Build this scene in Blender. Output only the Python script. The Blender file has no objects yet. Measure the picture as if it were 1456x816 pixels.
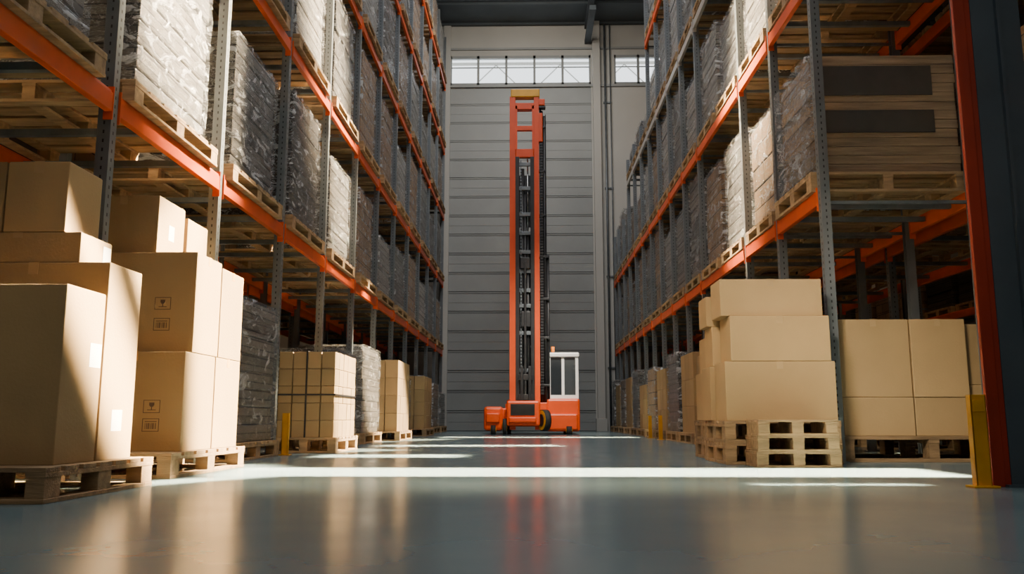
import bpy, bmesh, math, random
from mathutils import Vector, Matrix, Quaternion, noise
random.seed(7)
scene = bpy.context.scene
COL = scene.collection

# ------------------------------------------------------------------ materials
def new_mat(name):
    m = bpy.data.materials.new(name); m.use_nodes = True
    nt = m.node_tree
    return m, nt, nt.nodes["Principled BSDF"]

def mat(name, color, rough=0.6, metal=0.0, nscale=4.0, namt=0.12, bump=0.0, bscale=None, stretch=(1,1,1), emit=0.0, rnd=0.12, coat=0.0):
    m, nt, p = new_mat(name)
    N, L = nt.nodes, nt.links
    tc = N.new("ShaderNodeTexCoord"); mp = N.new("ShaderNodeMapping")
    mp.inputs["Scale"].default_value = stretch
    L.new(tc.outputs["Object"], mp.inputs["Vector"])
    nz = N.new("ShaderNodeTexNoise"); nz.inputs["Scale"].default_value = nscale; nz.inputs["Detail"].default_value = 5
    L.new(mp.outputs["Vector"], nz.inputs["Vector"])
    cr = N.new("ShaderNodeValToRGB")
    cr.color_ramp.elements[0].position = 0.3; cr.color_ramp.elements[1].position = 0.7
    a = [max(0, c*(1-namt)) for c in color]; b = [min(1, c*(1+namt)) for c in color]
    cr.color_ramp.elements[0].color = (*a, 1); cr.color_ramp.elements[1].color = (*b, 1)
    L.new(nz.outputs["Fac"], cr.inputs["Fac"])
    oi = N.new("ShaderNodeObjectInfo"); mr = N.new("ShaderNodeMapRange")
    mr.inputs["To Min"].default_value = 1-rnd; mr.inputs["To Max"].default_value = 1+rnd*0.5
    L.new(oi.outputs["Random"], mr.inputs["Value"])
    hs = N.new("ShaderNodeHueSaturation"); L.new(mr.outputs["Result"], hs.inputs["Value"])
    L.new(cr.outputs["Color"], hs.inputs["Color"])
    L.new(hs.outputs["Color"], p.inputs["Base Color"])
    p.inputs["Roughness"].default_value = rough; p.inputs["Metallic"].default_value = metal
    if coat: p.inputs["Coat Weight"].default_value = coat
    if bump > 0:
        n2 = N.new("ShaderNodeTexNoise"); n2.inputs["Scale"].default_value = bscale or nscale*4
        L.new(mp.outputs["Vector"], n2.inputs["Vector"])
        bp = N.new("ShaderNodeBump"); bp.inputs["Strength"].default_value = bump; bp.inputs["Distance"].default_value = 0.02
        L.new(n2.outputs["Fac"], bp.inputs["Height"]); L.new(bp.outputs["Normal"], p.inputs["Normal"])
    if emit:
        p.inputs["Emission Color"].default_value = (*color, 1); p.inputs["Emission Strength"].default_value = emit
    return m

M = {}
M['carton'] = mat("cardboard", (0.405,0.27,0.125), 0.75, nscale=2.0, namt=0.07, bump=0.08, bscale=60, rnd=0.16)
M['tape'] = mat("packing_tape", (0.43,0.29,0.145), 0.3, nscale=5, namt=0.05)
M['tape_o'] = mat("amber_tape", (0.7,0.36,0.1), 0.3, nscale=5, namt=0.05)
M['paper'] = mat("white_paper", (0.8,0.8,0.78), 0.6, nscale=5, namt=0.03)
M['ink'] = mat("printed_ink", (0.09,0.055,0.035), 0.7, namt=0.1)
M['wood'] = mat("pallet_wood", (0.42,0.275,0.14), 0.75, nscale=3.0, namt=0.3, bump=0.3, bscale=14, stretch=(1,6,6), rnd=0.25)
M['wood_o'] = mat("weathered_pallet_wood", (0.25,0.16,0.08), 0.8, nscale=3.0, namt=0.35, bump=0.3, bscale=14, stretch=(1,6,6), rnd=0.25)
M['wood_d'] = mat("crate_timber", (0.33,0.225,0.13), 0.75, nscale=2.2, namt=0.35, bump=0.3, bscale=10, stretch=(.7,8,9), rnd=0.2)
M['dark_panel'] = mat("dark_panel", (0.05,0.042,0.035), 0.6, namt=0.2)
M['orange'] = mat("orange_beam_paint", (0.80,0.105,0.008), 0.38, nscale=3, namt=0.1, rnd=0.1)
M['orange_t'] = mat("orange_vehicle_paint", (0.82,0.078,0.003), 0.42, nscale=2, namt=0.06)
M['red'] = mat("red_post_paint", (0.34,0.028,0.006), 0.4, nscale=3, namt=0.15)
M['palebeam'] = mat("pale_steel_beam", (0.5,0.47,0.43), 0.4, metal=0.3, nscale=3, namt=0.1)
M['yellow'] = mat("yellow_paint", (0.72,0.35,0.008), 0.4, nscale=4, namt=0.12)
M['black'] = mat("black_steel", (0.016,0.016,0.018), 0.45, nscale=6, namt=0.3)
M['rubber'] = mat("rubber", (0.018,0.018,0.018), 0.8, namt=0.2)
M['chrome'] = mat("chrome", (0.7,0.7,0.7), 0.2, metal=1.0, namt=0.05)
M['white'] = mat("white_cab_paint", (0.97,0.95,0.91), 0.35, namt=0.02, rnd=0)
M['steel'] = mat("galvanised_steel", (0.16,0.18,0.195), 0.45, metal=0.45, nscale=6, namt=0.2, rnd=0.1)
M['bluesteel'] = mat("blue_grey_column", (0.085,0.115,0.14), 0.4, metal=0.2, nscale=3, namt=0.12)
M['walldoor'] = mat("grey_door_panel", (0.31,0.325,0.32), 0.5, nscale=0.8, namt=0.08, rnd=0)
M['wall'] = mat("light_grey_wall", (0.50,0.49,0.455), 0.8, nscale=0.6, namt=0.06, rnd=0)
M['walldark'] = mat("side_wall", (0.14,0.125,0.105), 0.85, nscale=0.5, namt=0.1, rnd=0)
M['ceil'] = mat("dark_ceiling", (0.065,0.08,0.09), 0.7, nscale=1, namt=0.15, rnd=0)
M['strap'] = mat("black_strap", (0.015,0.015,0.018), 0.4, namt=0.1)
M['lampo'] = mat("amber_beacon", (1.0,0.25,0.02), 0.3, emit=.6)
M['seat'] = mat("seat_vinyl", (0.02,0.02,0.025), 0.6)

def mathnode(nt):
    N, L = nt.nodes, nt.links
    def mth(op, a, b=None, c=None):
        n = N.new("ShaderNodeMath"); n.operation = op
        for i, v in enumerate((a, b, c)):
            if v is None: continue
            if isinstance(v, (int, float)): n.inputs[i].default_value = v
            else: L.new(v, n.inputs[i])
        return n.outputs[0]
    return mth

def steel_holes():
    m, nt, p = new_mat("perforated_steel"); N, L = nt.nodes, nt.links
    tc = N.new("ShaderNodeTexCoord"); sp = N.new("ShaderNodeSeparateXYZ"); L.new(tc.outputs["Object"], sp.inputs[0])
    mth = mathnode(nt)
    fz = mth('FRACT', mth('MULTIPLY', sp.outputs['Z'], 16.0))
    hz = mth('GREATER_THAN', fz, 0.62)
    ay = mth('LESS_THAN', mth('ABSOLUTE', sp.outputs['Y']), 0.008)
    bxx = mth('LESS_THAN', mth('ABSOLUTE', mth('SUBTRACT', mth('ABSOLUTE', sp.outputs['X']), 0.045)), 0.006)
    h = mth('MULTIPLY', hz, mth('MAXIMUM', ay, bxx))
    nz = N.new("ShaderNodeTexNoise"); nz.inputs["Scale"].default_value = 5
    L.new(tc.outputs["Object"], nz.inputs["Vector"])
    cr = N.new("ShaderNodeValToRGB"); cr.color_ramp.elements[0].color = (0.115,0.132,0.145,1); cr.color_ramp.elements[1].color = (0.23,0.25,0.262,1)
    L.new(nz.outputs["Fac"], cr.inputs["Fac"])
    mx = N.new("ShaderNodeMix"); mx.data_type = 'RGBA'
    L.new(h, mx.inputs["Factor"]); L.new(cr.outputs["Color"], mx.inputs[6]); mx.inputs[7].default_value = (0.03,0.03,0.032,1)
    L.new(mx.outputs[2], p.inputs["Base Color"])
    p.inputs["Roughness"].default_value = 0.42; p.inputs["Metallic"].default_value = 0.4
    return m
M['post'] = steel_holes()

def floor_mat():
    m, nt, p = new_mat("epoxy_floor"); N, L = nt.nodes, nt.links
    tc = N.new("ShaderNodeTexCoord")
    nz = N.new("ShaderNodeTexNoise"); nz.inputs["Scale"].default_value = 0.35; nz.inputs["Detail"].default_value = 6
    L.new(tc.outputs["Object"], nz.inputs["Vector"])
    cr = N.new("ShaderNodeValToRGB"); cr.color_ramp.elements[0].position = .3; cr.color_ramp.elements[1].position = .75
    cr.color_ramp.elements[0].color = (0.125,0.19,0.205,1); cr.color_ramp.elements[1].color = (0.185,0.26,0.275,1)
    L.new(nz.outputs["Fac"], cr.inputs["Fac"]); L.new(cr.outputs["Color"], p.inputs["Base Color"])
    n2 = N.new("ShaderNodeTexNoise"); n2.inputs["Scale"].default_value = 1.3; n2.inputs["Detail"].default_value = 8
    L.new(tc.outputs["Object"], n2.inputs["Vector"])
    mr = N.new("ShaderNodeMapRange"); mr.inputs["To Min"].default_value = 0.13; mr.inputs["To Max"].default_value = 0.30
    L.new(n2.outputs["Fac"], mr.inputs["Value"]); L.new(mr.outputs["Result"], p.inputs["Roughness"])
    p.inputs["IOR"].default_value = 1.5
    n3 = N.new("ShaderNodeTexNoise"); n3.inputs["Scale"].default_value = 5
    L.new(tc.outputs["Object"], n3.inputs["Vector"])
    bp = N.new("ShaderNodeBump"); bp.inputs["Strength"].default_value = 0.05; bp.inputs["Distance"].default_value = 0.008
    L.new(n3.outputs["Fac"], bp.inputs["Height"]); L.new(bp.outputs["Normal"], p.inputs["Normal"])
    return m
M['floor'] = floor_mat()

def goods_mat(name, c1, c2, mortar, bw, rh, rough=.7, bump=.4, ms=.007):
    m, nt, p = new_mat(name); N, L = nt.nodes, nt.links
    tc = N.new("ShaderNodeTexCoord"); sp = N.new("ShaderNodeSeparateXYZ"); L.new(tc.outputs["Object"], sp.inputs[0])
    ad = N.new("ShaderNodeMath"); ad.operation = 'ADD'; L.new(sp.outputs['X'], ad.inputs[0]); L.new(sp.outputs['Y'], ad.inputs[1])
    cb = N.new("ShaderNodeCombineXYZ"); L.new(ad.outputs[0], cb.inputs['X']); L.new(sp.outputs['Z'], cb.inputs['Y'])
    br = N.new("ShaderNodeTexBrick"); br.inputs["Scale"].default_value = 1.0
    br.inputs["Color1"].default_value = (*c1,1); br.inputs["Color2"].default_value = (*c2,1); br.inputs["Mortar"].default_value = (*mortar,1)
    br.inputs["Brick Width"].default_value = bw; br.inputs["Row Height"].default_value = rh; br.inputs["Mortar Size"].default_value = ms
    L.new(cb.outputs[0], br.inputs["Vector"])
    oi = N.new("ShaderNodeObjectInfo"); mr = N.new("ShaderNodeMapRange"); mr.inputs["To Min"].default_value = .65; mr.inputs["To Max"].default_value = 1.25
    L.new(oi.outputs["Random"], mr.inputs["Value"]); hs = N.new("ShaderNodeHueSaturation")
    L.new(mr.outputs[0], hs.inputs["Value"]); L.new(br.outputs["Color"], hs.inputs["Color"]); L.new(hs.outputs["Color"], p.inputs["Base Color"])
    bp = N.new("ShaderNodeBump"); bp.inputs["Strength"].default_value = bump; bp.inputs["Distance"].default_value = 0.012; bp.invert = True
    L.new(br.outputs["Fac"], bp.inputs["Height"]); L.new(bp.outputs["Normal"], p.inputs["Normal"])
    p.inputs["Roughness"].default_value = rough
    return m
M['g_silver'] = goods_mat("grey_sacks", (0.165,0.15,0.125), (0.085,0.078,0.065), (0.015,0.014,0.012), 1.1, 0.085, .4)
M['g_brown'] = goods_mat("brown_cartons", (0.30,0.19,0.10), (0.21,0.13,0.068), (0.03,0.022,0.014), 0.4, 0.26)
M['g_dark'] = goods_mat("dark_goods", (0.075,0.055,0.038), (0.035,0.028,0.02), (0.008,0.008,0.008), .9, 0.085, .5)
M['g_white'] = goods_mat("white_sacks", (0.38,0.355,0.31), (0.24,0.225,0.195), (0.05,0.05,0.045), 1.0, 0.12, .45)

def film_mat():
    m, nt, p = new_mat("stretch_film"); N, L = nt.nodes, nt.links
    mth = mathnode(nt)
    tc = N.new("ShaderNodeTexCoord")
    oi = N.new("ShaderNodeObjectInfo"); va = N.new("ShaderNodeVectorMath"); va.operation='ADD'
    L.new(tc.outputs["Object"], va.inputs[0]); L.new(oi.outputs["Location"], va.inputs[1])
    mp = N.new("ShaderNodeMapping"); mp.inputs["Scale"].default_value = (1.0,1.0,2.4)
    mp.inputs["Rotation"].default_value = (0.55,0.4,0)
    L.new(va.outputs[0], mp.inputs["Vector"])
    nz = N.new("ShaderNodeTexNoise"); nz.inputs["Scale"].default_value = 3.4; nz.inputs["Detail"].default_value = 7; nz.inputs["Distortion"].default_value = 1.6
    nz.inputs["Roughness"].default_value = .62
    L.new(mp.outputs[0], nz.inputs["Vector"])
    rid = mth('SUBTRACT', 1.0, mth('MULTIPLY', mth('ABSOLUTE', mth('SUBTRACT', nz.outputs["Fac"], .47)), 28.0))
    rid = mth('MAXIMUM', rid, 0.0)
    pr = N.new("ShaderNodeMapRange"); pr.inputs["From Min"].default_value=.53; pr.inputs["From Max"].default_value=.60
    pr.inputs["To Min"].default_value=.05; pr.inputs["To Max"].default_value=.72
    L.new(nz.outputs["Fac"], pr.inputs["Value"])
    al = mth('MINIMUM', mth('ADD', pr.outputs[0], mth('MULTIPLY', rid, .45)), .92)  # white opaque patches and streaks paint the film's glints into its colour
    L.new(al, p.inputs["Alpha"])
    p.inputs["Base Color"].default_value = (0.86,0.87,0.86,1); p.inputs["Roughness"].default_value = .22
    p.inputs["Metallic"].default_value = .1
    p.inputs["IOR"].default_value = 1.6; p.inputs["Coat Weight"].default_value = 1.0; p.inputs["Coat Roughness"].default_value=.1
    hsum = mth('ADD', mth('MULTIPLY', nz.outputs["Fac"], 1.0), mth('MULTIPLY', rid, .25))
    bp = N.new("ShaderNodeBump"); bp.inputs["Strength"].default_value = 1.0; bp.inputs["Distance"].default_value = .09
    L.new(hsum, bp.inputs["Height"]); L.new(bp.outputs["Normal"], p.inputs["Normal"])
    L.new(bp.outputs["Normal"], p.inputs["Coat Normal"])
    return m
M['film'] = film_mat()

def glass_mat(name, col, alpha):
    m, nt, p = new_mat(name)
    p.inputs["Base Color"].default_value = (*col,1); p.inputs["Roughness"].default_value = 0.06
    p.inputs["Alpha"].default_value = alpha
    return m
M['cabglass'] = glass_mat("tinted_glass", (0.03,0.035,0.04), 0.85)
M['cabglass2'] = glass_mat("clear_glass", (0.07,0.08,0.085), 0.7)
M['winglass'] = glass_mat("window_glass", (0.8,0.85,0.85), 0.08)

# ------------------------------------------------------------------ helpers
def bx(bm, x0,x1,y0,y1,z0,z1, bev=0.0, mi=0):
    r = bmesh.ops.create_cube(bm, size=1.0); vs = r['verts']
    for v in vs:
        v.co = Vector(((x0+x1)/2+v.co.x*(x1-x0), (y0+y1)/2+v.co.y*(y1-y0), (z0+z1)/2+v.co.z*(z1-z0)))
    fs = {f for v in vs for f in v.link_faces}
    for f in fs: f.material_index = mi
    if bev > 0:
        es = list({e for v in vs for e in v.link_edges})
        bmesh.ops.bevel(bm, geom=es, offset=bev, segments=2, affect='EDGES', profile=.5)

def bar(bm, p0, p1, w, mi=0, d=None):
    p0, p1 = Vector(p0), Vector(p1); v = p1-p0; ln = v.length
    r = bmesh.ops.create_cube(bm, size=1.0)
    rot = v.to_track_quat('Z','Y').to_matrix().to_4x4()
    mtx = Matrix.Translation((p0+p1)/2) @ rot @ Matrix.Diagonal((w, d or w, ln, 1))
    bmesh.ops.transform(bm, matrix=mtx, verts=r['verts'])
    for f in {f for q in r['verts'] for f in q.link_faces}: f.material_index = mi

def cyl(bm, p0, p1, r1, seg=20, mi=0, r2=None):
    p0, p1 = Vector(p0), Vector(p1); v = p1-p0
    r = bmesh.ops.create_cone(bm, cap_ends=True, segments=seg, radius1=r1, radius2=r1 if r2 is None else r2, depth=v.length)
    mtx = Matrix.Translation((p0+p1)/2) @ v.to_track_quat('Z','Y').to_matrix().to_4x4()
    bmesh.ops.transform(bm, matrix=mtx, verts=r['verts'])
    for f in {f for q in r['verts'] for f in q.link_faces}: f.material_index = mi; f.smooth = len(f.verts) == 4

def mesh_of(fn, mats, name="m"):
    bm = bmesh.new(); fn(bm)
    me = bpy.data.meshes.new(name); bm.to_mesh(me); bm.free()
    for k in mats: me.materials.append(M[k])
    return me

def ob(name, me, loc=(0,0,0), parent=None, label=None, cat=None, group=None, kind=None, rotz=0.0, scale=None):
    o = bpy.data.objects.new(name, me); COL.objects.link(o)
    o.location = loc; o.rotation_euler = (0,0,rotz)
    if scale: o.scale = scale
    if parent: o.parent = parent
    if label: o["label"] = label
    if cat: o["category"] = cat
    if group: o["group"] = group
    if kind: o["kind"] = kind
    if me is None: o.empty_display_size = .2
    return o

# ------------------------------------------------------------------ room
YB, ZC, XW = 27.5, 13.9, 12.0
def struct(name, fn, mats, label=None):
    return ob(name, mesh_of(fn, mats, name), kind="structure", label=label or name.replace("_"," "), cat=name.split("_")[0])
struct("floor", lambda b: bx(b,-XW,XW,-8,YB+.3,-.2,0), ['floor'], "glossy blue-grey epoxy warehouse floor")
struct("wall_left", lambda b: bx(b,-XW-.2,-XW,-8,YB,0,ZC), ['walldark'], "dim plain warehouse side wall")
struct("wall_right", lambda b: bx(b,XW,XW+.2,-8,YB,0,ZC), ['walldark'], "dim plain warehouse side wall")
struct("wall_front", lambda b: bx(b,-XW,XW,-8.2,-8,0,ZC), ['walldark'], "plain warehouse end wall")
D0,D1 = -2.68,2.15
def backwall(b):
    bx(b,-XW,D0,YB,YB+.3,0,ZC); bx(b,D1,2.95,YB,YB+.3,0,ZC)
    bx(b,D0,D1,YB,YB+.3,12.75,ZC)
    bx(b,2.95,4.6,YB,YB+.3,0,11.7); bx(b,2.95,4.6,YB,YB+.3,12.75,ZC)
    bx(b,4.6,XW,YB,YB+.3,0,ZC)
struct("wall_back", backwall, ['wall'], "light grey painted end wall")
def ceil(b):
    bx(b,-XW,XW,-8,YB+.3,ZC,ZC+.2)
    for i in range(24): bx(b,-XW,XW,YB-.15-i*1.45,YB-.05-i*1.45,ZC-.08,ZC)
struct("ceiling", ceil, ['ceil'], "dark corrugated steel ceiling")
def rollerdoor(b):
    n = 18; h = 11.66/n
    for i in range(n):
        bx(b,D0,D1,YB+.02,YB+.12,i*h+.012,(i+1)*h-.012,.008)
        bx(b,D0,D1,YB-.0,YB+.03,i*h+h*.93,i*h+h*.985)
        if i%2==0: bx(b,D0,D1,YB+.012,YB+.03,i*h+h*.45,i*h+h*.47)
    bx(b,D0,D1,YB+.1,YB+.16,0,11.7)
struct("door_1", rollerdoor, ['walldoor'], "tall grey sectional loading door with horizontal panels")
def win(x0,x1,n):
    def f(b):
        z0,z1 = 11.7,12.75
        bx(b,x0,x1,YB,YB+.12,z0,z0+.07); bx(b,x0,x1,YB,YB+.12,z1-.1,z1)
        for i in range(n+1):
            x = x0+(x1-x0)*i/n; w=.04 if 0<i<n else .06
            bx(b,max(x0,x-w),min(x1,x+w),YB,YB+.12,z0,z1)
        bx(b,x0,x1,YB+.02,YB+.07,z0+.62,z0+.65)
        bx(b,x0,x1,YB+.05,YB+.06,z0,z1,mi=1)
    return f
struct("window_1", win(D0,D1,5), ['walldoor','winglass'], "wide high window with grey frame")
struct("window_2", win(2.95,4.6,2), ['walldoor','winglass'], "small high window with grey frame")
def outtruss(b):
    for k in range(-3,4):
        x=k*2.4
        bar(b,(x,YB+2.5,12.3),(x+1.2,YB+2.5,13.5),.035); bar(b,(x+1.2,YB+2.5,13.5),(x+2.4,YB+2.5,12.3),.035)
    bx(b,-7.2,9.6,YB+2.47,YB+2.53,12.25,12.31); bx(b,-7.2,9.6,YB+2.47,YB+2.53,13.5,13.6)
    for x in (-7.2,9.6): bx(b,x-.1,x+.1,YB+2.4,YB+2.6,0,14)
struct("trim_1", lambda b: (bx(b,2.2,2.45,YB-.22,YB,0,ZC,.01), bx(b,2.15,2.5,YB-.25,YB,0,.4,.01)), ['wall'], "grey steel wall column beside the door")
struct("trim_2", lambda b: (bx(b,-2.9,-2.66,YB-.1,YB,0,ZC)), ['wall'], "grey steel door track")
struct("trim_3", lambda b: (bx(b,-XW,XW,YB-.06,YB,12.95,13.02), bx(b,-XW,XW,YB-.06,YB,11.6,11.68)), ['walldoor'], "horizontal steel rail on the end wall")
struct("trim_4", lambda b: (bx(b,1.95,2.15,YB-2.5,YB,ZC-.75,ZC-.6), bx(b,1.95,2.15,10,YB,ZC-.2,ZC-.08),
        [bar(b,(2.05,YB-.4-i*.6,ZC-.15),(2.05,YB-.7-i*.6,ZC-.65),.05) for i in range(3)]), ['ceil'], "dark steel roof truss")
struct("trim_5", outtruss, ['wall'], "steel lattice truss outside the high windows")
struct("trim_6", lambda b: (cyl(b,(2.62,YB-.1,0),(2.62,YB-.1,ZC),.035), cyl(b,(2.8,YB-.08,0),(2.8,YB-.08,ZC),.02),
                  [bx(b,2.56,2.84,YB-.06,YB,z,z+.05) for z in (2,5,8,11)]), ['steel'], "thin grey conduit pipes running up the end wall")

# ------------------------------------------------------------------ pallets
_pc = {}
def pallet_mesh(w,d,h,mk='wood'):
    k = (round(w,2),round(d,2),round(h,2),mk)
    if k in _pc: return _pc[k]
    def f(b):
        t = h*.14; bw0=min(.1,d*.12)
        for x in (-w/2, -.05, w/2-.1):
            bx(b,x,x+.1,-d/2+bw0,d/2-bw0,0,t,.003)
            for y in (-d/2+.004,-.07,d/2-.144): bx(b,x+.003,x+.097,y,y+.14,t,h-t*2,.003)
            bx(b,x,x+.1,-d/2,d/2,h-2*t,h-t,.002)
        for y in (-d/2,d/2-bw0): bx(b,-w/2,w/2,y,y+bw0,0,t,.003)
        n = 7
        for i in range(n):
            bw = d/n*.8; y = -d/2+(d-bw)*i/(n-1)
            bx(b,-w/2,w/2,y,y+bw,h-t,h,.003)
    _pc[k] = mesh_of(f,[mk],"pallet"); return _pc[k]
def pallet(x0,x1,y0,y1,z,h=.17,label=None,group=None,mk='wood'):
    return ob("wooden_pallet", pallet_mesh(x1-x0,y1-y0,h,mk), ((x0+x1)/2,(y0+y1)/2,z),
       label=label or "light wooden pallet with slatted deck", cat="pallet", group=group)

# ------------------------------------------------------------------ cartons
def carton(x0,x1,y0,y1,z0,z1,mk='carton',tape='tape',label=None,group=None,paper=None,marks=None,tapeaxis='y',parts=True):
    w,d,h = x1-x0,y1-y0,z1-z0
    def f(b):
        bx(b,-w/2,w/2,-d/2,d/2,0,h-.006,.005)
        if tapeaxis=='y':
            bx(b,-w/2+.004,-.002,-d/2+.004,d/2-.004,h-.009,h-.003,.001); bx(b,.002,w/2-.004,-d/2+.004,d/2-.004,h-.009,h-.003,.001)
        else:
            bx(b,-w/2+.004,w/2-.004,-d/2+.004,-.002,h-.009,h-.003,.001); bx(b,-w/2+.004,w/2-.004,.002,d/2-.004,h-.009,h-.003,.001)
    o = ob("cardboard_box", mesh_of(f,[mk]), ((x0+x1)/2,(y0+y1)/2,z0), label=label or "plain tan cardboard box sealed with tape", cat="box", group=group)
    if parts:
        def t(b):
            q=.028; dr=min(.07,h*.2)
            if tapeaxis=='y':
                bx(b,-q,q,-d/2,d/2,h-.003,h-.0015)
                for s in (-1,1): bx(b,-q,q,s*(d/2+.0008)-.0008,s*(d/2+.0008)+.0008,h-dr,h-.002)
            else:
                bx(b,-w/2,w/2,-q,q,h-.003,h-.0015)
                for s in (-1,1): bx(b,s*(w/2+.0008)-.0008,s*(w/2+.0008)+.0008,-q,q,h-dr,h-.002)
        ob("packing_tape", mesh_of(t,[tape]), parent=o)
    if paper:
        y,z,pw,ph = paper[:4]
        ob("shipping_label", mesh_of(lambda b: bx(b,(w/2)-.001,(w/2)+.0016,y-pw/2,y+pw/2,z-ph/2,z+ph/2),['paper']), parent=o, label="white paper sticker")
    if marks:
        mx = marks[0]
        for z,kind in marks[1]:
            def g(b):
                Y0,Y1 = -d/2-.0015, -d/2+.0005; s=.06; t=.0045; hh=.046
                bx(b,mx-s,mx+s,Y0,Y1,z-hh,z-hh+t); bx(b,mx-s,mx+s,Y0,Y1,z+hh-t,z+hh)
                bx(b,mx-s,mx-s+t,Y0,Y1,z-hh,z+hh); bx(b,mx+s-t,mx+s,Y0,Y1,z-hh,z+hh)
                if kind=='glass':
                    bx(b,mx-.018,mx+.018,Y0,Y1,z+.006,z+.028); bx(b,mx-.012,mx+.012,Y0,Y1,z-.002,z+.006)
                    bx(b,mx-.003,mx+.003,Y0,Y1,z-.022,z-.002); bx(b,mx-.03,mx+.03,Y0,Y1,z-.027,z-.022)
                else:
                    xx=mx-.04
                    for i in range(8):
                        ww=.003+.002*((i*7)%3); bx(b,xx,xx+ww,Y0,Y1,z-.028,z+.014); xx+=.0105
                    bx(b,mx-.042,mx+.042,Y0,Y1,z+.022,z+.027)
            ob("printed_symbol", mesh_of(g,['ink']), parent=o, label="dark printed fragile glass symbol" if kind=='glass' else "dark printed barcode block")
    return o

TA = "stacked cartons on the near pallet"
pallet(-3.45,-2.29,4.04,5.2,0)
carton(-3.25,-2.37,4.24,4.64,.17,1.09,group=TA,label="tall tan cardboard box at the front of a pallet stack",paper=(.13,.57,.12,.13,1))
carton(-3.25,-2.37,4.66,5.06,.17,1.28,group=TA,label="tall tan cardboard box with small pale label",paper=(.0,.22,.12,.12,1))
carton(-3.3,-2.56,4.68,5.04,1.28,1.46,group=TA,label="flat tan cardboard box with white sticker",paper=(.12,.08,.09,.13,1))
carton(-3.02,-2.66,4.68,5.06,1.46,1.88,group=TA,label="square tan cardboard box on top of the stack")
carton(-3.42,-3.03,4.68,5.06,1.46,1.88,group=TA,label="square tan cardboard box on top of the stack")
TB = "stacked cartons on the second pallet"
pallet(-3.5,-2.40,5.72,7.2,0)
carton(-3.2,-2.46,6.0,6.58,.17,.88,group=TB,label="tan cardboard box printed with fragile symbols",marks=(.15,((.315,'glass'),(.185,'bar'))),tape='tape_o')
carton(-3.2,-2.46,6.6,7.15,.17,.88,group=TB,tape='tape_o',tapeaxis='x')
carton(-3.3,-2.46,6.12,6.62,.88,1.63,group=TB,label="tan cardboard box printed with fragile symbols and amber tape",marks=(.18,((.36,'glass'),(.205,'bar'))),tape='tape_o',tapeaxis='x')
carton(-3.25,-2.46,6.64,7.15,.88,1.60,group=TB,tape='tape_o',tapeaxis='x')
carton(-3.35,-2.80,6.18,6.66,1.63,2.08,group=TB,label="small tan cardboard box with printed side on top of the stack",paper=(.0,.2,.1,.12,1))
carton(-3.30,-2.78,6.68,7.1,1.60,2.02,group=TB,tape='tape_o')

TR = "cartons on the low pallet beside the rack"
pallet(2.92,4.58,8.02,9.16,0,.24,label="weathered wooden pallet carrying tan cartons",mk='wood_o')
for ci,(a,c,ys_,top) in enumerate(((2.95,3.62,8.08,1.34),(3.625,4.15,8.08,1.34),(4.155,4.54,8.16,1.30))):
    cuts=(.24,.60,top) if ci!=2 else (.24,.72,top)
    for i in range(2):
        carton(a+.004,c-.004,ys_+.008*((i+ci)%2),ys_+.42,cuts[i],cuts[i+1],group=TR,label="tan cardboard box stacked on a pallet",tapeaxis='y' if i==1 else 'x')
for (a,c) in ((3.4,3.95),(3.97,4.5)):
    carton(a,c,8.66,9.12,.24,.8,group=TR,label="tan cardboard box stacked on a pallet",tapeaxis='x')

for i in range(3):
    pallet(1.88+.01*i,2.58-.01*i,7.14,7.53,i*.13,.13,label="weathered empty wooden pallet in a low stack",group="empty pallets",mk='wood_o')
TC = "stepped carton stack at the aisle edge"
for i in range(2):
    pallet(1.72,2.74,7.56,8.46,i*.19,.19,group="pallets under the big stack",mk='wood_o')
    pallet(1.78,2.74,8.5,9.25,i*.19,.19,group="pallets under the big stack",mk='wood_o')
z0=.38
LC="wide tan cardboard box in a stepped stack"
carton(1.75,2.73,7.60,8.02,z0,z0+.53,group=TC,label=LC)
carton(1.71,2.70,8.05,8.42,z0,z0+.51,group=TC,label=LC)
carton(1.80,2.70,8.52,9.2,z0,z0+.49,group=TC,label=LC)
carton(1.81,2.70,7.60,8.0,z0+.53,z0+.94,group=TC,label=LC)
carton(1.745,2.66,8.06,8.40,z0+.51,z0+.89,group=TC,label=LC)
carton(1.83,2.66,8.55,9.1,z0+.49,z0+.85,group=TC,label=LC)
carton(1.74,2.66,7.64,8.03,z0+.94,z0+1.28,group=TC,label="wide tan cardboard box on top of the stack")
carton(1.70,2.5,8.08,8.42,z0+.89,z0+1.18,group=TC,label="wide tan cardboard box on top of the stack")

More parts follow.
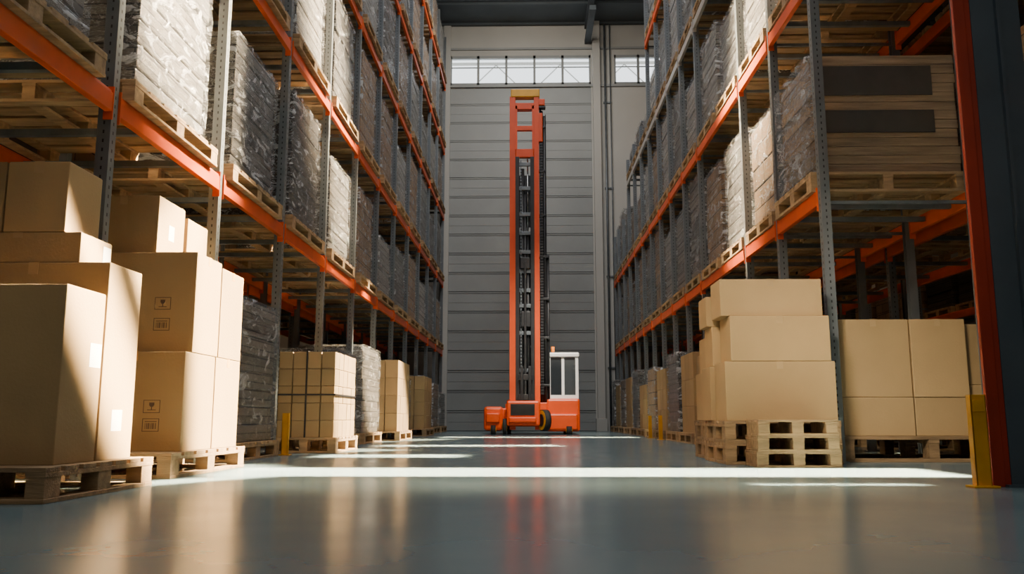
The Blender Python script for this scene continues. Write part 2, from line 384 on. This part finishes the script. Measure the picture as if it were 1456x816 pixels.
# ------------------------------------------------------------------ wrapped loads
_gc = {}
def goods_mesh(w,d,h,mk):
    k=('g',round(w,2),round(d,2),round(h,1),mk)
    if k in _gc: return _gc[k]
    def f(b):
        rr=random.Random(str(k)); step=.26 if mk=='g_brown' else .17
        n = max(3,int(h/step)) ; hh=h/n
        for i in range(n):
            e=rr.uniform(0,.012); s=rr.uniform(-.008,.008)
            bx(b,-w/2+e+.008+s,w/2-e-.008+s,-d/2+e,d/2-e,i*hh,(i+1)*hh-.005,.014)
    _gc[k]=mesh_of(f,[mk],"goods"); return _gc[k]
def film_mesh(w,d,h,seed):
    k=('f',round(w,2),round(d,2),round(h,1),seed)
    if k in _gc: return _gc[k]
    def f(b):
        bmesh.ops.create_cube(b,size=1.0)
        bmesh.ops.subdivide_edges(b,edges=b.edges[:],cuts=11,use_grid_fill=True)
        for v in b.verts:
            z=v.co.z+.5
            p=Vector((v.co.x*w,v.co.y*d,z*h))
            nn=noise.noise(Vector((p.x*1.5+seed*7,p.y*1.5,p.z*4)))*.012+.012
            dirv=Vector((1 if v.co.x>.499 else (-1 if v.co.x<-.499 else 0),1 if v.co.y>.499 else (-1 if v.co.y<-.499 else 0),0))
            p+=dirv*(nn+.002)
            if v.co.z>.499: p.z+=.008+abs(nn)*.4
            v.co=p
        for fc in b.faces: fc.smooth=True
    _gc[k]=mesh_of(f,['film'],"film"); return _gc[k]
LABS={'g_silver':"silver-grey layered goods wrapped in clear stretch film",'g_brown':"brown cartons wrapped in clear stretch film",
      'g_dark':"dark layered goods wrapped in clear stretch film",'g_white':"off-white sacks wrapped in clear stretch film"}
def load(x0,x1,y0,y1,z,h,mk,film=True,group="wrapped loads in the racking",seed=0):
    w,d=x1-x0,y1-y0
    h=round(h,1)
    o=ob("wrapped_load" if film else "carton_stack",goods_mesh(w,d,h,mk),((x0+x1)/2,(y0+y1)/2,z),label=LABS[mk] if film else "unwrapped block of brown goods on a pallet",cat="pallet load",group=group)
    if film: ob("stretch_film",film_mesh(w,d,h,seed),parent=o)
    return o

# ------------------------------------------------------------------ racks
DEP=1.5
LV=[2.52,4.75,7.0,9.25,11.5]
_fc={}
def frame_mesh(h,low=.6):
    if (h,low) in _fc: return _fc[(h,low)]
    def f(b):
        for X,s in ((0,1),(DEP-.09,-1)):
            bx(b,X,X+.008,-.04,.04,0,h) if s>0 else bx(b,X+.082,X+.09,-.04,.04,0,h)
            for y in (-.04,.032): bx(b,X+.008*(s>0),X+.09-.008*(s<0),y,y+.008,0,h)
            bx(b,X-.03,X+.12,-.045,.045,0,.012)
        z=low
        while z<h-.2:
            bar(b,(.05,0,z),(DEP-.05,0,z),.03,1,.03); z+=2.25
    _fc[(h,low)]=mesh_of(f,['post','steel'],"frame"); return _fc[(h,low)]
_bc={}
def beam_mesh(L,mk):
    k=(round(L,2),mk)
    if k in _bc: return _bc[k]
    def f(b):
        bx(b,0,.05,.05,L-.05,-.085,.045,.004); bx(b,.012,.05,.05,L-.05,.045,.065,.003)
        for y in (.047,L-.055):
            bx(b,-.004,.06,y,y+.008,-.14,.09)
    _bc[k]=mesh_of(f,[mk],"beam"); return _bc[k]
BARM=mesh_of(lambda b: bx(b,.05,DEP-.05,-.025,.025,-.03,.02),['steel'],"bar")
def end_frame(side,xf,y,h,group):
    rz=0 if side>0 else math.pi
    e=ob("pallet_rack",None,(side*xf,y,0),label="steel end frame closing a row of racking",cat="shelving rack",group=group)
    ob("upright_frame",frame_mesh(h),(0,0,0),parent=e,rotz=rz)
def rack_bay(side,xf,ya,yb,h,levels,mks=None,group="racking bays",bars=2,rear=True,low=.6):
    rz=0 if side>0 else math.pi
    e=ob("pallet_rack",None,(side*xf,ya,0),label="pallet racking bay with steel uprights and orange beams",cat="shelving rack",group=group)
    ob("upright_frame",frame_mesh(h,low),(0,0,0),parent=e,rotz=rz)
    L=yb-ya
    for i,z in enumerate(levels):
        bm_=beam_mesh(L,(mks[i] if mks else 'orange'))
        if side>0:
            ob("load_beam",bm_,(-.01,0,z),parent=e)
            if rear: ob("load_beam",bm_,(DEP+.01,L,z),parent=e,rotz=math.pi)
        else:
            ob("load_beam",bm_,(.01,L,z),parent=e,rotz=math.pi)
            if rear: ob("load_beam",bm_,(-DEP-.01,0,z),parent=e)
        if i<3:
            for j in range(bars): ob("cross_bar",BARM,(0,L*(.3+.4*j/(max(1,bars-1))),z),parent=e,rotz=rz)
    return e

PL=[3.43+1.98*k for k in range(13)]
PL[-1]=27.2
first_types=['g_silver','g_silver','g_silver','g_dark','g_silver','g_brown','g_white','g_silver','g_brown','g_white','g_silver','g_brown']
hs1=[1.7,1.7,1.4,1.6,1.4,1.5,1.1,1.3,1.5,1.2,1.4,1.3]
rr=random.Random(3)
for k in range(12):
    ya,yb=PL[k],PL[k+1]
    rack_bay(-1,2.8,ya,yb,13.3,LV)
    if k==11: end_frame(-1,2.8,yb,13.3,"racking bays")
    for li,z in enumerate(LV):
        if k==0 and li>1: continue
        zt=z+.066
        p0=ya+.14; p1=ya+1.72
        if k==11: p1=yb-.15
        pallet(-4.25,-2.74,p0,p1,zt,.16,group="pallets in the racking")
        if li==0: mk,h=first_types[k],hs1[k]
        else:
            mk=rr.choice(['g_silver','g_silver','g_white','g_brown','g_brown','g_dark','g_brown']); h=rr.uniform(1.2,1.8)
        load(-4.15,-2.84,ya+.36,min(p1-.05,ya+1.62),zt+.16,h,mk,film=True,seed=rr.randint(0,2))
pallet(-4.1,-2.72,7.9,9.27,0); load(-4.05,-2.78,8.0,9.22,.17,1.4,'g_silver',seed=1,group="wrapped loads on the floor")
def crates(x0,x1,y0,y1,z0,nz,ny,nx,h,g,mk='carton'):
    dz=h/nz; dy=(y1-y0)/ny; dx=(x1-x0)/nx; r2=random.Random(g+str(y0))
    for i in range(nx):
        for j in range(ny):
            for k in range(nz):
                if 0<i<nx-1 and 0<j and k<nz-1: continue
                if x1<0 and i==0 and j>0 and k<nz-1: continue
                if x1>0 and i==nx-1 and j>0 and k<nz-1: continue
                e=r2.uniform(.003,.008)
                carton(x0+i*dx+e,x0+(i+1)*dx-e,y0+j*dy+e,y0+(j+1)*dy-e,z0+k*dz,z0+(k+1)*dz,mk=mk,group=g,label="small tan carton in a palletised block",parts=False)
SX0,SX1,SY0,SY1,SZ0,SZ1=-2.98,-2.30,10.02,11.22,.18,1.19
pallet(SX0-.04,SX1+.04,SY0-.05,SY1+.04,0,.18)
crates(SX0,SX1,SY0,SY1,SZ0,5,5,4,SZ1-SZ0,"strapped cartons")
def straps(b):
    for z in (.67,):
        bx(b,SX0-.006,SX1+.006,SY0-.008,SY0-.001,z,z+.02); bx(b,SX1+.001,SX1+.008,SY0-.008,SY1+.008,z,z+.02); bx(b,SX0-.006,SX1+.006,SY1+.001,SY1+.008,z,z+.02); bx(b,SX0-.008,SX0-.001,SY0-.008,SY1+.008,z,z+.02)
    for x in (-2.65,):
        bx(b,x,x+.02,SY0-.012,SY0-.008,SZ0,SZ1+.008); bx(b,x,x+.02,SY0-.012,SY1+.012,SZ1+.001,SZ1+.008); bx(b,x,x+.02,SY1+.008,SY1+.012,SZ0,SZ1)
ob("packing_strap",mesh_of(straps,['strap']),label="black straps tied around a block of tan cartons",cat="strap")
kinds=['wrap','wrap','crate','wrapd','crate','wrap','wrapb','wrapw']
for k in range(4,12):
    ya=PL[k]; p1=min(ya+1.75,PL[k+1]-.12); t=kinds[k-4]
    ya2=ya+.14
    if k==4: ya2=ya+.4
    if t=='crate':
        pallet(-3.42,-2.34,ya2,p1,0,.17)
        crates(-3.36,-2.4,ya2+.06,p1-.06,.17,4,4,4,[1.2,1.3,1.3,1.2,1.2,1.1,1.2,1.3][k-4],"tan cartons on the floor pallets")
    else:
        pallet(-3.8,-2.6,ya2,p1,0,.17)
        load(-3.75,-2.66,ya2+.08,p1-.06,.17,[1.2,1.4,1.3,1.1,1.4,1.3,1.2,1][k-4],{'wrap':'g_silver','wrapw':'g_white','wrapb':'g_brown','wrapd':'g_dark'}[t],seed=k%3,group="wrapped loads on the floor")

PR=[7.95,9.35,10.75,13.55,14.95,16.35,17.75,19.15,20.55,21.95,23.35,24.75,26.15,27.25]
for k in range(len(PR)-1):
    ya,yb=PR[k],PR[k+1]
    tier = 0 if ya<19.1 else (1 if ya<22.5 else 2)
    lv=(LV,LV[:3],LV[:2])[tier]
    fh=(13.3,7.7,6.3)[tier]
    if abs(ya-19.15)<.01: fh=13.3
    if abs(ya-23.35)<.01: fh=7.7
    mks=['orange','orange','palebeam','orange','orange']
    rack_bay(1,2.8,ya,yb,fh,lv,mks=mks,low=2.45)
    if k==len(PR)-2: end_frame(1,2.8,yb,6.3,"racking bays")
    n=2 if yb-ya>2 else 1
    for li,z in enumerate(lv):
        for j in range(n):
            s=ya+(yb-ya)*j/n; e=ya+(yb-ya)*(j+1)/n
            zt=z+.066
            if k==0 and li==0:
                pallet(2.76,4.27,s+.10,e-.08,zt,.2,label="wooden pallet on the racking beam under timber crates"); continue
            pallet(2.78,4.25,s+.12,e-.1,zt,.16,group="pallets in the racking")
            mk=rr.choice(['g_silver','g_white','g_silver','g_brown','g_brown','g_dark','g_white']); h=rr.uniform(1.1,1.8)
            if k==1 and li==0: mk,h='g_brown',1.3
            if tier==1 and li==2: h=rr.uniform(.5,.8)
            if tier==2 and li==1: h=rr.uniform(1.4,1.7)
            load(2.88,4.15,s+.17,e-.16,zt+.16,h,mk,seed=rr.randint(0,2))
    if k>=2:
        for j in range(n):
            s=ya+(yb-ya)*j/n; e=ya+(yb-ya)*(j+1)/n
            pallet(2.58,3.9,s+.1,e-.1,0,.17)
            if (k+j)%2==1: crates(2.64,3.8,s+.14,e-.14,.17,3,3,3,[1.3,1.0,1.2][k%3],"tan cartons on the floor pallets")
            else: load(2.64,3.85,s+.16,e-.14,.17,[1.4,1.1,1.3,.9][k%4],['g_silver','g_brown'][(k//2)%2],seed=k%3,group="wrapped loads on the floor")

def crate_mesh(w,d,h,seed):
    r3=random.Random(seed)
    def f(b):
        n=max(2,int(h/.085)); s=h/n
        for i in range(n):
            bx(b,-w/2+r3.uniform(0,.02),w/2-r3.uniform(0,.03),-d/2+r3.uniform(0,.008),d/2,i*s+.002,(i+1)*s-.002,.004)
    return mesh_of(f,['wood_d'])
zc=2.586+.2
for i,(h,pn) in enumerate(((.36,False),(.37,True),(.49,True))):
    w=1.42; d=1.06
    o=ob("timber_stack",crate_mesh(w,d,h,i),(3.56,8.62,zc),label="long flat timber boards with a dark inset band" if pn else "long flat timber boards stacked in layers",cat="timber",group="timber boards on the racking")
    if pn: ob("panel",mesh_of(lambda b:(bx(b,-.62,.46,-.542,-.529,h*.14,h*.76),),['dark_panel']),parent=o,label="dark mesh inset band")
    ob("stretch_film",film_mesh(.05,1.06,h-.03,i),(-w/2-.035,0,0.01),parent=o,label="crinkled clear film over the board ends")
    zc+=h

e=ob("rack_column",None,(2.74,5.18,0),label="blue-grey steel rack column with dark red edge rail",cat="column")
ob("column_post",mesh_of(lambda b:(bx(b,.11,.42,-.02,.0,0,13.3),bx(b,.11,.13,0,.10,0,13.3),bx(b,.26,.28,-.05,.0,0,13.3),bx(b,.40,.42,0,.10,0,13.3),bx(b,.07,.46,-.06,.12,0,.015)),['bluesteel']),parent=e)
ob("red_rail",mesh_of(lambda b:(bx(b,.0,.075,-.02,.01,0,13.3,.004),bx(b,.07,.11,-.012,.0,0,13.3)),['red']),parent=e,label="dark red rail")

def guard_mesh(w,h):
    def f(b):
        bx(b,-w/2,w/2,-.03,-.022,.0,h,.002); bx(b,-w/2,-w/2+.008,-.03,.025,0,h,.002); bx(b,w/2-.008,w/2,-.03,.025,0,h,.002)
        bx(b,-w/2-.03,w/2+.03,-.06,.05,0,.012,.002)
        bx(b,-w/2+.01,w/2-.01,-.038,-.03,h-.1,h-.03,.002)
    return mesh_of(f,['yellow'])
G=guard_mesh(.07,.46)
for (x,y) in ((-2.70,9.44),(-2.56,21.25),(2.50,17.75),(2.50,16.35)):
    ob("upright_guard",G,(x,y,0),label="yellow steel guard post at a rack foot",cat="guard post",group="yellow guards")
ob("upright_guard",guard_mesh(.09,.54),(2.66,5.13,0),label="large yellow steel guard post at the column foot",cat="guard post",group="yellow guards")

for side in (-1,1):
    ys=[2.4,5.15,7.95,10.75,13.55,16.35,19.15,21.95,24.75,27.2]
    for row,xf in enumerate((4.6,8.8)):
        kk=[k for k in range(len(ys)-1) if not (side<0 and row==1 and k>6)]
        for k in kk:
            hh=13.0 if row==0 else 7.0
            rack_bay(side,xf,ys[k],ys[k+1],hh,LV[:4] if row==0 else LV[:2],group="racking behind",bars=2,rear=(row==0),mks=['orange']*4)
            if k==kk[-1]: end_frame(side,xf,ys[k+1],hh,"racking behind")
            for li,z in enumerate(([0]+LV[:4]) if row==0 else LV[:1]):
                for j in range(2):
                    hl=(ys[k+1]-ys[k])/2
                    s=ys[k]+hl*j
                    if li==0 and row==0 and (rr.random()<.6 or k<2): continue
                    zt=z+.066 if z>0 else 0
                    xa,xb=sorted((side*(xf+.1),side*(xf+1.4)))
                    pallet(xa,xb,s+.1,s+hl-.1,zt,.16,group="pallets in the racking behind")
                    h=rr.uniform(.7,1.2) if li<1 else rr.uniform(1.0,1.8)
                    load(xa+.05,xb-.05,s+.14,s+hl-.14,zt+.16,h,rr.choice(['g_brown','g_dark','g_brown']),film=False,group="loads in the racking behind")

# ------------------------------------------------------------------ reach truck
T=ob("reach_truck",None,(0,21.5,0),label="orange and white mast reach truck with very tall raised mast",cat="forklift")
def part(name,fn,mats,parent=T,label=None): return ob(name,mesh_of(fn,mats),parent=parent,label=label)
body=part("chassis",lambda b:(bx(b,-1.14,-.66,-.05,2.3,.10,.70,.07),bx(b,-.70,-.54,.0,.4,.14,.66,.03),
      bx(b,-.56,.27,-.36,.0,.22,.84,.05),bx(b,-.60,.32,.2,2.3,.2,.78,.03),bx(b,-.50,.18,-.42,-.34,.30,.44,.03),
      bx(b,.44,1.28,-.02,2.3,.08,.90,.06),bx(b,.50,1.22,-.10,.1,.12,.52,.04),bx(b,.25,.46,-.1,.3,.3,.8,.02),
      bx(b,-.6,1.2,1.2,2.4,.2,.9,.05),bx(b,-1.08,-.74,-.12,.0,.30,.54,.03)),['orange_t'])
part("grille",lambda b:(bx(b,-.46,.14,-.372,-.355,.48,.76,.004),[bx(b,-.44,.12,-.385,-.37,.49+i*.05,.515+i*.05) for i in range(5)]),['black'],parent=body)
def wheel(x,y,r,w,z=None):
    z=z or r
    o=part("wheel",lambda b:(cyl(b,(x-w/2,y,z),(x+w/2,y,z),r,28),),['rubber'])
    part("wheel_hub",lambda b:(cyl(b,(x-w/2-.012,y,z),(x+w/2+.012,y,z),r*.55,20),),['yellow'],parent=o,label="yellow wheel hub")
wheel(-.61,-.14,.20,.09); wheel(1.0,-.06,.11,.14); wheel(-.55,2.0,.16,.1); wheel(-.9,-.02,.12,.12); wheel(1.0,2.0,.16,.12)
o=part("drive_wheel",lambda b:(cyl(b,(.31,-.26,.36),(.45,-.20,.36),.26,36),),['rubber'],label="black drive wheel")
part("wheel_rim",lambda b:(cyl(b,(.301,-.264,.36),(.31,-.26,.36),.24,36),),['yellow'],parent=o,label="yellow wheel rim")
part("wheel_hub",lambda b:(cyl(b,(.292,-.268,.36),(.301,-.264,.36),.15,28),),['black'],parent=o)
mast=ob("mast",None,parent=T)
H=9.05
def rail(x0,x1,z0,z1,y=0):
    def f(b):
        bx(b,x0,x1,y-.14,y-.11,z0,z1,.004); bx(b,x0,x1,y+.08,y+.11,z0,z1,.004)
        bx(b,(x0+x1)/2-.03,(x0+x1)/2+.03,y-.11,y+.08,z0,z1)
    return f
part("mast_rail",rail(-.49,-.34,.12,H-.2),['orange_t'],parent=mast)
part("mast_rail",rail(.15,.28,.12,H-.2),['orange_t'],parent=mast)
part("inner_rail",lambda b:(rail(-.34,-.24,.7,7.2,.02)(b),rail(.05,.15,.7,7.2,.02)(b),[bx(b,-.3,.12,.1,.14,z,z+1.40) for z in (.8,2.25,3.75,5.35)]),['black'],parent=mast,label="black inner mast channels")
part("crossbar",lambda b:(bx(b,-.46,.30,-.16,.10,H-.22,H,.02)),['yellow'],parent=mast,label="yellow mast head")
part("crossbar",lambda b:(bx(b,-.45,.26,-.12,.08,8.50,8.68,.01),bx(b,-.34,.15,-.11,.0,7.92,8.05,.01),bx(b,-.34,.15,-.11,.0,7.18,7.42,.02),
     bx(b,-.34,-.29,-.12,-.02,7.4,8.6),bx(b,.10,.15,-.12,-.02,7.4,8.6)),['orange_t'],parent=mast)
for z in (.9,1.55,2.5,3.2,3.6,4.1,4.6,5.1,5.6,6.3,6.95):
    part("crossbar",lambda b:bx(b,-.30,.12,-.10,-.04,z,z+.10,.01),['steel'],parent=mast,label="dark steel mast cross member")
part("hydraulic_cylinder",lambda b:(cyl(b,(-.16,.02,.5),(-.16,.02,6.9),.055),cyl(b,(-.02,.02,.5),(-.02,.02,5.2),.055),cyl(b,(-.09,-.03,.6),(-.09,-.03,6.2),.04)),['black'],parent=mast)
part("piston_rod",lambda b:(cyl(b,(-.02,.02,5.2),(-.02,.02,7.2),.02),),['chrome'],parent=mast,label="chrome piston rod")
part("lift_chain",lambda b:[bx(b,.30,.38,-.1,-.06,1.0+i*.075,1.055+i*.075) for i in range(98)],['black'],parent=mast,label="black lift chain")
part("lift_chain",lambda b:[bx(b,-.215,-.18,-.12,-.09,1.0+i*.085,1.06+i*.085) for i in range(72)],['steel'],parent=mast,label="grey lift chain")
part("hydraulic_hose",lambda b:(cyl(b,(.42,-.02,.5),(.42,-.02,8.3),.035,10),cyl(b,(.50,.03,.5),(.50,.03,4.6),.035,10),cyl(b,(.36,.03,.5),(.36,.03,8.5),.03,10),cyl(b,(.32,.08,.5),(.32,.08,8.7),.03,10)),['black'],parent=mast)
part("hose_tray",lambda b:(bx(b,.29,.46,.11,.14,.7,8.4,.004),bx(b,.45,.47,.02,.14,.7,8.4,.004)),['black'],parent=mast,label="black steel hose tray")
part("hose_bracket",lambda b:[bx(b,.26,.53,-.08,.1,z,z+.06,.01) for z in (1.2,2.4,3.4,4.5)]+[bx(b,.26,.46,-.08,.1,z,z+.06,.01) for z in (5.6,6.8,8.0,8.55)],['black'],parent=mast)
part("mast_top_guard",lambda b:(bx(b,.22,.44,-.1,.1,8.62,8.8,.02),bx(b,.26,.38,-.12,.12,7.6,8.4,.02)),['orange_t'],parent=mast)
part("carriage",lambda b:(bx(b,-.27,.09,-.2,-.14,.85,1.0,.01),bx(b,-.27,.09,-.2,-.14,1.35,1.5,.01),bx(b,-.22,-.14,-.24,-.19,.8,1.7,.01),bx(b,-.02,.06,-.24,-.19,.8,1.7,.01),bx(b,-.12,-.06,-.19,-.12,.9,4.4,.01),bx(b,-.2,.05,-.18,-.1,2.7,3.1,.02),bx(b,-.22,.04,-.18,-.1,4.2,4.5,.02)),['black'],parent=mast,label="black fork carriage")
cab=ob("cab",None,parent=T)
part("cab_frame",lambda b:(bx(b,.47,.55,.10,.18,.88,2.02,.015),bx(b,1.18,1.26,.10,.18,.88,2.02,.015),bx(b,.5,.56,1.2,1.26,.88,2.02,.01),bx(b,1.17,1.24,1.2,1.26,.88,2.02,.01),
     bx(b,.45,1.28,.06,1.3,1.95,2.07,.03),bx(b,.50,1.24,.11,.17,.88,.99),bx(b,.83,.90,.12,.17,.9,2.0)),['white'],parent=cab,label="white painted cab frame and roof")
part("windshield",lambda b:(bx(b,.55,.83,.14,.147,.99,1.95),bx(b,1.2,1.206,.21,1.2,.95,1.95)),['cabglass'],parent=cab,label="dark tinted cab glass")
part("windshield",lambda b:(bx(b,.90,1.18,.14,.147,.99,1.95),),['cabglass2'],parent=cab,label="slightly clearer cab glass")
part("seat",lambda b:(bx(b,.62,.9,.6,1.0,.9,1.1,.04),bx(b,.62,.9,.95,1.07,1.1,1.75,.04)),['seat'],parent=cab)
part("beacon",lambda b:(cyl(b,(.62,.4,2.11),(.62,.4,2.24),.045,16),cyl(b,(.62,.4,2.07),(.62,.4,2.11),.03,12)),['lampo'],parent=cab,label="amber warning beacon")

# ------------------------------------------------------------------ lights
def area(name,loc,target,sx,sy,power,color,spread=180,roll=0):
    l=bpy.data.lights.new(name,'AREA'); l.shape='RECTANGLE'; l.size=sx; l.size_y=sy; l.energy=power; l.color=color; l.spread=math.radians(spread)
    o=bpy.data.objects.new(name,l); COL.objects.link(o); o.location=loc
    d=Vector(target)-Vector(loc)
    if abs(d.x)<1e-4 and abs(d.y)<1e-4:
        o.rotation_euler=(0,0,math.radians(roll)); return
    q=d.to_track_quat('-Z','Y'); o.rotation_mode='QUATERNION'
    o.rotation_quaternion=q@Quaternion((0,0,1),math.radians(roll))
area("aisle_fill",(0,11,13.6),(0,11,0),4.0,24,1080,(0.98,0.98,1.0))  # added ambient fill above the aisle; the ceiling has no opening here
area("camera_side_fill",(1.5,-6,6),(1.5,8,1.5),9,5,125,(1.0,0.90,0.76))  # added warm fill from behind the camera, no entrance modelled
for s in (-1,1):
    area("side_aisle_fill",(s*7.3,14,12.5),(s*7.3,14,0),1.5,22,280,(1.0,0.72,0.45))  # added warm fill to brown the rack interiors, not a fixture
WARM=(1.0,0.78,0.50)
area("sun_shaft_floor",(.40,6.55,13.3),(.40,6.55,0),5.4,1.0,950,WARM,1.1)
area("floor_reflection_fill",(-.2,5.4,13.3),(-.2,5.4,0),4.4,.8,35,WARM,8)  # added soft lamp standing in for window reflections on the floor
area("sun_shaft_far",(-1.5,9.3,13.3),(-1.5,9.3,0),1.5,.7,130,WARM,1.6)
area("sun_shaft_far",(-.9,12.8,13.3),(-.9,12.8,0),2.6,.8,200,WARM,1.8,roll=4)
area("sun_shaft_far",(.2,18.6,13.3),(.2,18.6,0),4.2,.9,260,WARM,1.6)
area("sun_shaft_right",(1.9,5.35,13.3),(1.9,5.35,0),1.0,.10,10,WARM,1.0)
area("sun_shaft_boxes",(2.3,7.6,6.0),(-2.37,4.8,.7),.28,3.0,150,WARM,2,roll=35)
area("sun_shaft_boxes",(2.3,7.6,6.0),(-2.37,5.0,1.45),.14,2.0,60,WARM,2,roll=35)
area("sun_shaft_boxes_two",(2.3,9.0,6.3),(-2.4,6.8,1.1),1.1,2.2,310,WARM,3,roll=10)
area("sun_shaft_boxes_three",(1.9,14.5,6.3),(-2.4,10.7,.7),1.0,2.0,170,WARM,3,roll=10)
area("sun_shaft_boxes_four",(1.9,19.0,6.3),(-2.5,15.2,.8),1.0,4.0,220,WARM,3,roll=30)
area("right_stack_fill",(-.5,3.0,4.2),(2.9,8.0,.8),1.2,.8,20,(1.0,.86,.66),32)  # added fill to brighten the right-hand cartons
area("truck_fill",(1.5,14.5,9.5),(.5,21.4,2.0),1.0,1.0,36,(1.0,.92,.8),24)  # added fill aimed at the truck to brighten its white cab
area("sun_shaft_rack",(2.4,10.5,10.5),(-2.8,6.7,3.9),1.6,3.2,850,WARM,5)
area("sun_shaft_rack",(2.4,15.5,12.5),(-2.8,11.5,5.2),1.2,5,620,WARM,6,roll=20)
area("sun_shaft_rack",(-2.4,13.5,12.5),(2.8,10.5,5.0),1.2,4,560,WARM,6,roll=-20)
area("door_wash",(0,22,13.3),(0,27.5,8),4,2,170,(1,.93,.82))

w=bpy.data.worlds.new("World"); scene.world=w; w.use_nodes=True
bg=w.node_tree.nodes["Background"]; bg.inputs[0].default_value=(0.90,0.96,1.0,1); bg.inputs[1].default_value=2.8

# ------------------------------------------------------------------ camera
cam=bpy.data.cameras.new("Camera"); co=bpy.data.objects.new("Camera",cam); COL.objects.link(co)
cam.lens=1200/1456*36; cam.sensor_width=36; cam.clip_end=200
co.location=(0,0,.40)
co.rotation_euler=(math.radians(90+8.86),0,math.radians(1.15))
scene.camera=co
